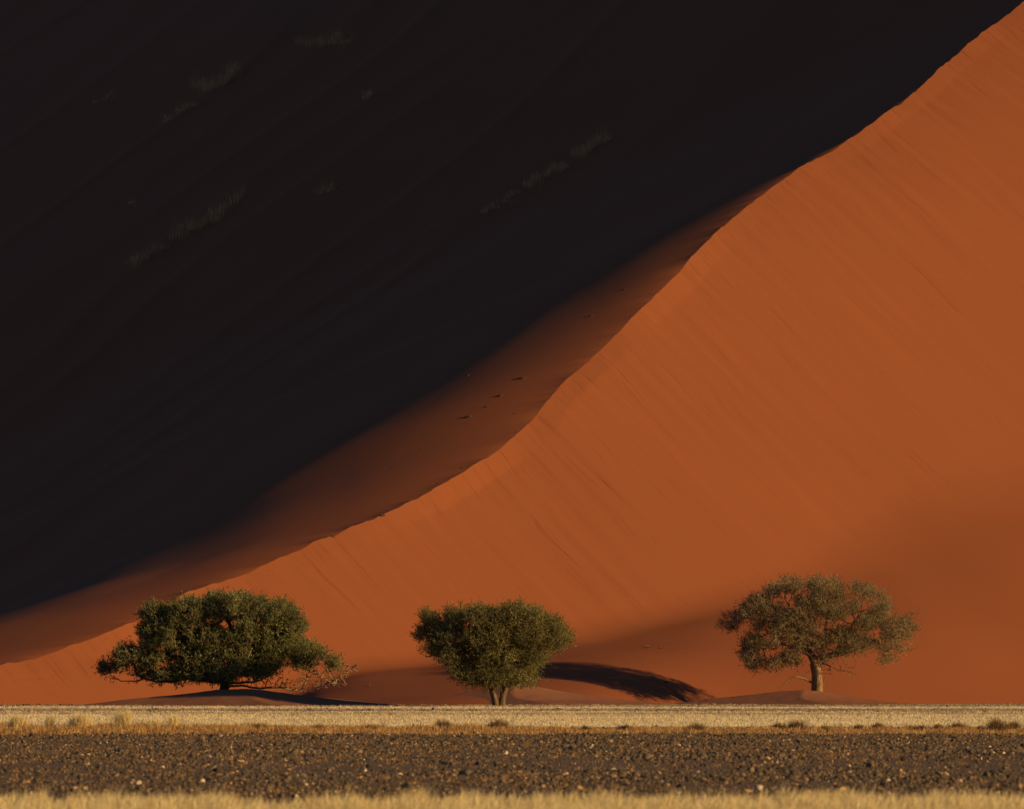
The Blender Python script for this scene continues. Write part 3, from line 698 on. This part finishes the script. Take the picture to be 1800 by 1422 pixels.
NAMED = [(155, 1342, 9, .985, 'white stone standing out on the smooth strip at far left'), (228, 1376, 13, .925, 'orange stone low on the gravel at left'), (48, 1374, 10, .94, 'orange stone nearest the bottom left corner of the gravel'),
         (613, 1377, 9, .95, 'pale orange stone left of the picture middle, near the front grass'), (686, 1306, 9, .93, 'orange stone just below the brush left of the middle tree'), (876, 1299, 9, .925, 'orange stone directly below the middle tree, at the brush edge'),
         (924, 1367, 9, .95, 'pale orange stone in the middle foreground'), (955, 1381, 11, .925, 'orange stone right of the one in the middle foreground'), (829, 1380, 8, .94, 'small orange stone left of the picture middle'),
         (1315, 1391, 15, .92, 'largest orange stone, at the front right beside the grass'), (1563, 1394, 12, .925, 'orange stone at the front, below the right tree'), (1582, 1353, 11, .88, 'yellowish stone on the gravel at right'),
         (1790, 1382, 13, .92, 'orange stone cut by the right edge of the picture'), (1460, 1320, 8, .90, 'ochre stone near the back of the gravel at right'), (1545, 1327, 7, .96, 'small bright pale stone under the right tree'),
         (757, 1320, 15, .03, 'largest blue black stone, left of the middle tree'), (648, 1347, 12, .03, 'dark stone on the smooth strip left of the middle'), (880, 1344, 11, .05, 'dark stone on the smooth strip in the middle'),
         (1539, 1370, 15, .02, 'large black stone in the foreground at right'), (1390, 1321, 8, .04, 'dark stone near the back of the gravel'), (465, 1331, 13, .03, 'dark bluish stone left of the middle on the gravel'), (1720, 1323, 12, .12, 'reddish brown stone near the right edge of the gravel')]
me_ = {}
def stone_object(label, x, y, s, tint, k, group='larger stones on the gravel', rot=None):
    key = (k % 14, int(np.clip(tint, 0, .999) * 24))
    if key not in me_:
        V, Fc = tmpl_hi[k % 14]; me_[key] = mesh_np('stone', V, Fc, M_stone, {'tint': np.full(len(V), (key[1] + .5) / 24)})
    o = bpy.data.objects.new('stone', me_[key]); C.collection.objects.link(o)
    o.location = (x, y, s * .28); o.scale = (s, s * .9, s * .95); o.rotation_euler = (r.normal(0, .25), r.normal(0, .25), r.uniform(0, 6.28))
    return tag(o, label, 'stone', group)
for k, (px, py, w, tint, lab) in enumerate(NAMED):
    y = FPX * CAMH / (py - HOR + 2); m = y / FPX
    stone_object(lab, (px - 900) * m, y, w * m * .5, tint, k)
top = rank[:270]
for i in top:
    t = ST[i]
    lab = ('dark grey brown stone, one of many among the gravel' if t < .5 else 'lighter brown stone, one of many among the gravel' if t < .86 else 'ochre or pale stone, one of several among the gravel')
    stone_object(lab, SP[i, 0], SP[i, 1], SS[i], t, int(i), 'dark stones of the gravel' if t < .5 else 'brown stones of the gravel' if t < .86 else 'ochre stones of the gravel')
keep = np.ones(len(SP), bool); keep[top] = False
SP, SS, ST = SP[keep], SS[keep], ST[keep]
hi = (SP[:, 1] < 200) & (SS > .034); parts = []
for sel, tm in ((hi, tmpl_hi), (~hi, tmpl_lo)):
    for k in range(14):
        ids = np.where(sel)[0]; ids = ids[ids % 14 == k]; V, Fc = tm[k]; n = len(ids)
        a = r.uniform(0, 2 * pi, n); ca, sa = np.cos(a), np.sin(a); s3 = SS[ids][:, None] * r.uniform(.75, 1.2, (n, 3))
        W = V[None] * s3[:, None]; X_ = W[..., 0] * ca[:, None] - W[..., 1] * sa[:, None]; Y_ = W[..., 0] * sa[:, None] + W[..., 1] * ca[:, None]
        Z_ = W[..., 2] + W[..., 0] * r.normal(0, .25, (n, 1)) + SS[ids][:, None] * .25
        Q = np.stack([X_, Y_, Z_], -1) + SP[ids][:, None]
        F_ = (Fc[None] + (np.arange(n) * len(V))[:, None, None]).reshape(-1, 3)
        parts.append((Q.reshape(-1, 3), F_, np.repeat(ST[ids], len(V))))
V, Fc, T = join(parts)
tag(link('gravel', mesh_np('gravel', V, Fc, M_stone, {'tint': T})), 'dark brown gravel with scattered ochre pebbles across the foreground', 'gravel', kind='stuff')
print('gravel', len(SP), len(Fc))
